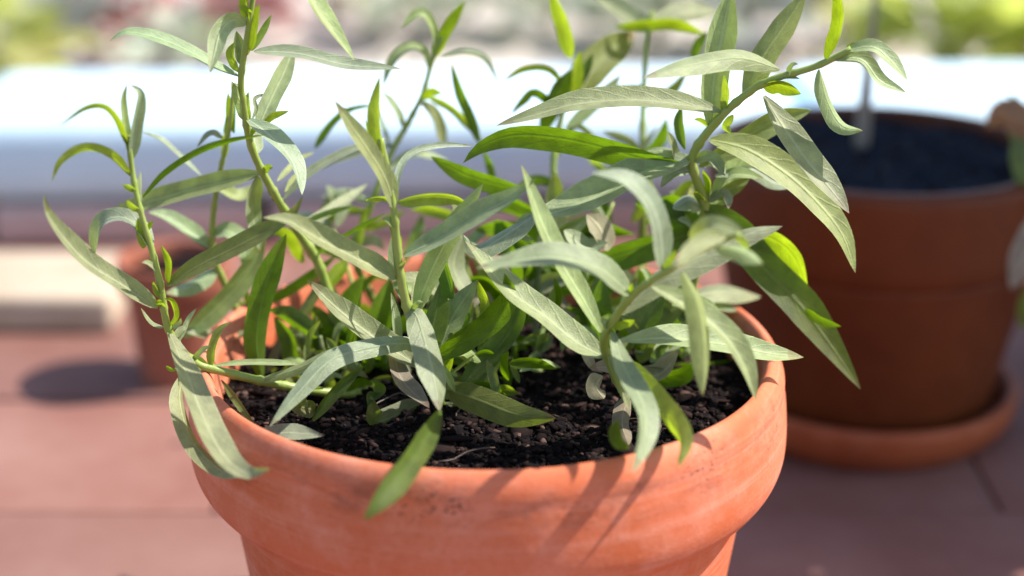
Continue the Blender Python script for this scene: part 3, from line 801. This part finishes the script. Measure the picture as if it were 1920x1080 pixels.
L(s12, [(1220, 680), (1260, 640), (1330, 600)], 44, 's', .02)
L(s12, [(1280, 560), (1350, 545), (1427, 556)], 42, 's', .02, y0=.03)
L(s12, [(1300, 590), (1345, 578), (1385, 582)], 28, 's', .01, y0=.03)
L(s12, [(1240, 600), (1290, 590), (1330, 560)], 40, 's', .01, y0=.03)
L(s12, [(1230, 620), (1270, 560), (1280, 510)], 50, 'o', .01, y0=.02)
L(s12, [(1290, 650), (1250, 600), (1240, 560)], 40, 'g', .01, y0=.01)


# --- further small leaves: axillary leaves at the nodes and the thick of the clump
frng = random.Random(41)
for st, kinds in ((s1, 'yss'), (s2, 'yys'), (s3, 'yys'), (s7, 'bys'), (s8, 'yss')):
    nn = len(st.P)
    for i in range(int(nn*.45), nn-4, 9):
        u, v = st.pix[i]
        sg = frng.choice((-1, 1)); a = frng.uniform(.5, 1.2); ln = frng.uniform(22, 44)
        du, dv = sg*math.cos(a)*ln, -math.sin(a)*ln
        L(st, [(u, v), (u+du*.55, v+dv*.65), (u+du, v+dv*frng.uniform(.6, 1.0))], frng.uniform(10, 17), frng.choice(kinds), frng.uniform(-.008, .004))
def thicket(st, n, u0, u1, v0, v1, ya, yb, lmin, lmax, wmin, wmax, kinds, spread=1.0):
    for k in range(n):
        u, v = frng.uniform(u0, u1), frng.uniform(v0, v1); y = frng.uniform(ya, yb)
        a = frng.gauss(0, spread); ln = frng.uniform(lmin, lmax)
        du, dv = math.sin(a)*ln, -math.cos(a)*ln
        bend = frng.uniform(-.25, .25)
        L(st, [(u, v), (u+du*.5-dv*bend*.5, v+dv*.55+du*bend*.5), (u+du, v+dv+abs(du)*.35)], frng.uniform(wmin, wmax), frng.choice(kinds), frng.uniform(-.012, .012), y0=y)
thicket(s11, 8, 860, 1120, 560, 660, .0, .05, 90, 190, 30, 54, 'ggsogw', .7)
thicket(s12, 7, 1130, 1310, 600, 690, .0, .05, 70, 160, 28, 50, 'ggsogs', .8)
thicket(s10, 5, 560, 800, 600, 690, .01, .05, 80, 170, 26, 50, 'ggo', .6)
thicket(s3, 4, 690, 930, 690, 760, -.03, .0, 50, 110, 18, 34, 'ogs', 1.0)
thicket(s4, 7, 540, 760, 360, 500, .05, .09, 80, 170, 16, 28, 'sbsy', 1.0)
thicket(s5, 6, 880, 1240, 330, 500, .05, .10, 90, 180, 18, 34, 'sgoy', 1.0)
# thin extra shoots and the low tufts of small leaves that nobody could count
for pix in ([(690, 660, 0), (668, 560, .05), (640, 470, .06), (612, 400, .07)], [(900, 640, 0), (885, 540, .05), (862, 450, .06), (850, 380, .07)],
            [(1090, 640, 0), (1095, 540, .03), (1120, 450, .04), (1150, 380, .05)], [(1160, 620, 0), (1180, 540, .05), (1230, 450, .06), (1262, 360, .07)],
            [(800, 640, 0), (808, 560, .04), (830, 470, .05)], [(960, 650, 0), (968, 560, .03), (955, 470, .035)]):
    stt = Stem(pix, 10, 'stem')
    for i in range(12, len(stt.P)-3, 8):
        u, v = stt.pix[i]; sg = frng.choice((-1, 1)); ln = frng.uniform(60, 110); a = frng.uniform(.2, .9)
        L(stt, [(u, v), (u+sg*math.cos(a)*ln*.6, v-math.sin(a)*ln*.8), (u+sg*math.cos(a)*ln, v-math.sin(a)*ln*.7)], frng.uniform(16, 28), frng.choice('sgby'), frng.uniform(-.01, .01))
for kd, nn in (('o', 45), ('g', 40), ('s', 45)):
    COLLECT = ([], [], [])
    for cu0, cu1, cv0, cv1, ya, yb in ((560, 740, 640, 745, -.015, .03), (830, 980, 640, 765, -.035, .02), (1000, 1300, 560, 690, -.01, .05)):
        thicket(s11, nn//3, cu0, cu1, cv0, cv1, ya, yb, 35, 95, 11, 24, kd, 1.1)
    tf = mesh_obj('small_leaves', local(COLLECT[0], ORG), COLLECT[1], M[kd], plant, uvs=COLLECT[2]); tf['kind'] = 'stuff'
    COLLECT = None

# ------------------------------------------------------------------ neighbours and background plants
def bush(name, loc, rad, h, nl, ll, mat, label, stemr=.004, group=None, z0=.0, squash=1.0, cat='shrub', trunk=True, dirs=None):
    root = empty(name, loc); tag(root, label, cat, group)
    V = []; F = []; U = []
    ns = 7; tips = []
    for k in range(ns):
        a = 6.283*k/ns+random.uniform(-.4, .4); r = rad*random.uniform(.3, .75)
        tip = Vector((r*math.cos(a), r*math.sin(a), z0+h*random.uniform(.65, .95)))
        P = spline([(0, 0, 0), (tip.x*.3, tip.y*.3, (z0+h)*.4), tip], 10); tips.append(P)
        tube('stem', P, [stemr*(1-.06*i) for i in range(10)], M['twig'], root, 6)
    for k in range(nl):
        while True:
            p = Vector((random.uniform(-1, 1), random.uniform(-1, 1), random.uniform(-1, 1)))
            if p.length < 1: break
        p = p*(.55+.45*random.random()); c = Vector((p.x*rad, p.y*rad, z0+h*.55+p.z*h*.45))
        d = (Vector((p.x, p.y, .25+.3*random.random())).normalized()+Vector((random.uniform(-.5, .5), random.uniform(-.5, .5), random.uniform(-.6, .4)))).normalized()
        ln = ll*random.uniform(.6, 1.2); bend = Vector((0, 0, -ln*.35))
        P = [c+d*(ln*t/6)+bend*((t/6)**2) for t in range(7)]
        sd = d.cross(Vector((0, 0, 1))+Vector((random.uniform(-.6, .6), random.uniform(-.6, .6), 0))).normalized(); nn = sd.cross(d)
        v, f, u = leafmesh(P, ln*.42, lambda i: (sd, nn), .2)
        b0 = len(V); V += v; U += u; F += [tuple(q+b0 for q in ff) for ff in f]
    c = mesh_obj('foliage', V, F, M[mat], root, uvs=U); c['kind'] = 'stuff'
    return root

# big potted shrub just right of the frame: it shades the rear pot
big = empty('terracotta_pot', (.56, .36, 0)); tag(big, 'large brown terracotta pot holding the olive shrub at the right edge', 'pot')
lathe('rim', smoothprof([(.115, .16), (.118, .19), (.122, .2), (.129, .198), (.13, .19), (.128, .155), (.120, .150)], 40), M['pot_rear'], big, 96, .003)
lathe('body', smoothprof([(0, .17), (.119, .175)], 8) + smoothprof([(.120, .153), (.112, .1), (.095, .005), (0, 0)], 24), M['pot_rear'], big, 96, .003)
bush('leafy_shrub', (.56, .36, .17), .215, .52, 1500, .07, 'bush', 'olive green leafy shrub reaching in at the right edge of the picture', .006, z0=.04)
# the shrub's leaves that show inside the picture
shr = bpy.data.objects['leafy_shrub']
def edge_leaf(pts, y, wpx, mat):
    P = [at(q.x, q.y, y+.02*i/15) for i, q in enumerate(spline([(u, v, 0) for u, v in pts], 16))]
    T = [(P[min(i+1, 15)]-P[max(i-1, 0)]).normalized() for i in range(16)]
    def fr(i):
        s = T[i].cross((P[i]-CAM).normalized()).normalized(); return s, s.cross(T[i])
    V, F, U = leafmesh(P, wpx*depth(P[8])/FPX, fr, .25)
    o = mesh_obj('leaf', local(V, shr.location), F, M[mat], shr, uvs=U); return o
edge_leaf([(1960, 240), (1915, 225), (1880, 215), (1850, 240)], .22, 62, 'bush_brown')
edge_leaf([(1980, 330), (1930, 260), (1895, 175)], .22, 60, 'bush')
edge_leaf([(1980, 400), (1935, 330), (1910, 230)], .21, 60, 'bush')
edge_leaf([(1985, 380), (1935, 450), (1895, 545)], .16, 56, 'bush_grey')
edge_leaf([(1985, 520), (1935, 560), (1915, 620)], .18, 40, 'bush')

# background garden, far out of focus
def bg(u, v, y):
    p = at(u, v, y); p.z = 0; return p
BG = [  # u, y, radius, height, leaves, leaf length, material, kind, label
 (1790, 1.12, .105, .115, 75, .085, 'bush_lime', 'garden_shrub', 'lime green leafy plant behind the white bench at right'),
 (1990, 1.05, .100, .120, 75, .080, 'bush_lime', 'garden_shrub', 'lime green plant behind the bench at the right corner'),
 (-60, .93, .095, .120, 70, .070, 'bush_lime', 'garden_shrub', 'green leafy plant past the left end of the bench'),
 (235, 1.25, .070, .085, 55, .050, 'bush_pink', 'flowering_plant', 'pink flowering plant behind the bench at left'),
 (90, 1.20, .060, .100, 45, .065, 'bush_grey', 'garden_shrub', 'pale grey leafed plant behind the bench at left'),
 (430, 1.25, .060, .090, 65, .045, 'bush_red', 'garden_shrub', 'dark red leafed plant behind the bench beyond the upper left stem'),
 (340, 1.15, .055, .060, 45, .050, 'bush_sage', 'garden_shrub', 'low sage plant between the pink and dark red plants'),
 (1400, 1.30, .080, .085, 55, .060, 'bush_grey', 'garden_shrub', 'pale grey leafed plant behind the bench right of centre'),
 (620, 1.45, .120, .070, 65, .050, 'bush_pink', 'flowering_plant', 'low pink flowering plant behind the bench left of centre'),
 (800, 1.35, .100, .070, 60, .060, 'bush_sage', 'garden_shrub', 'low sage green plant behind the bench beyond the blurred centre stem'),
 (1030, 1.40, .095, .075, 60, .060, 'bush_sage', 'garden_shrub', 'pale green plant behind the bench near the centre of the picture'),
 (1230, 1.30, .080, .085, 60, .060, 'bush_sage', 'garden_shrub', 'pale green plant behind the bench beneath the farthest blurred stem'),
 (1570, 1.35, .075, .075, 55, .050, 'bush_pink', 'garden_shrub', 'dusty pink plant behind the bench beside the thin sapling'),
 (1500, 1.60, .090, .060, 55, .050, 'bush_sage', 'garden_shrub', 'small sage plant far behind the bench left of the sapling'),
 (170, 1.50, .080, .080, 55, .050, 'bush_sage', 'garden_shrub', 'pale sage plant far behind the bench at upper left'),
]
for u, yy, ra, hh, nl, ll, mt, nm, lb in BG:
    bush(nm, bg(u, 60, yy), ra, hh, nl, ll, mt, lb, .003, cat='plant')
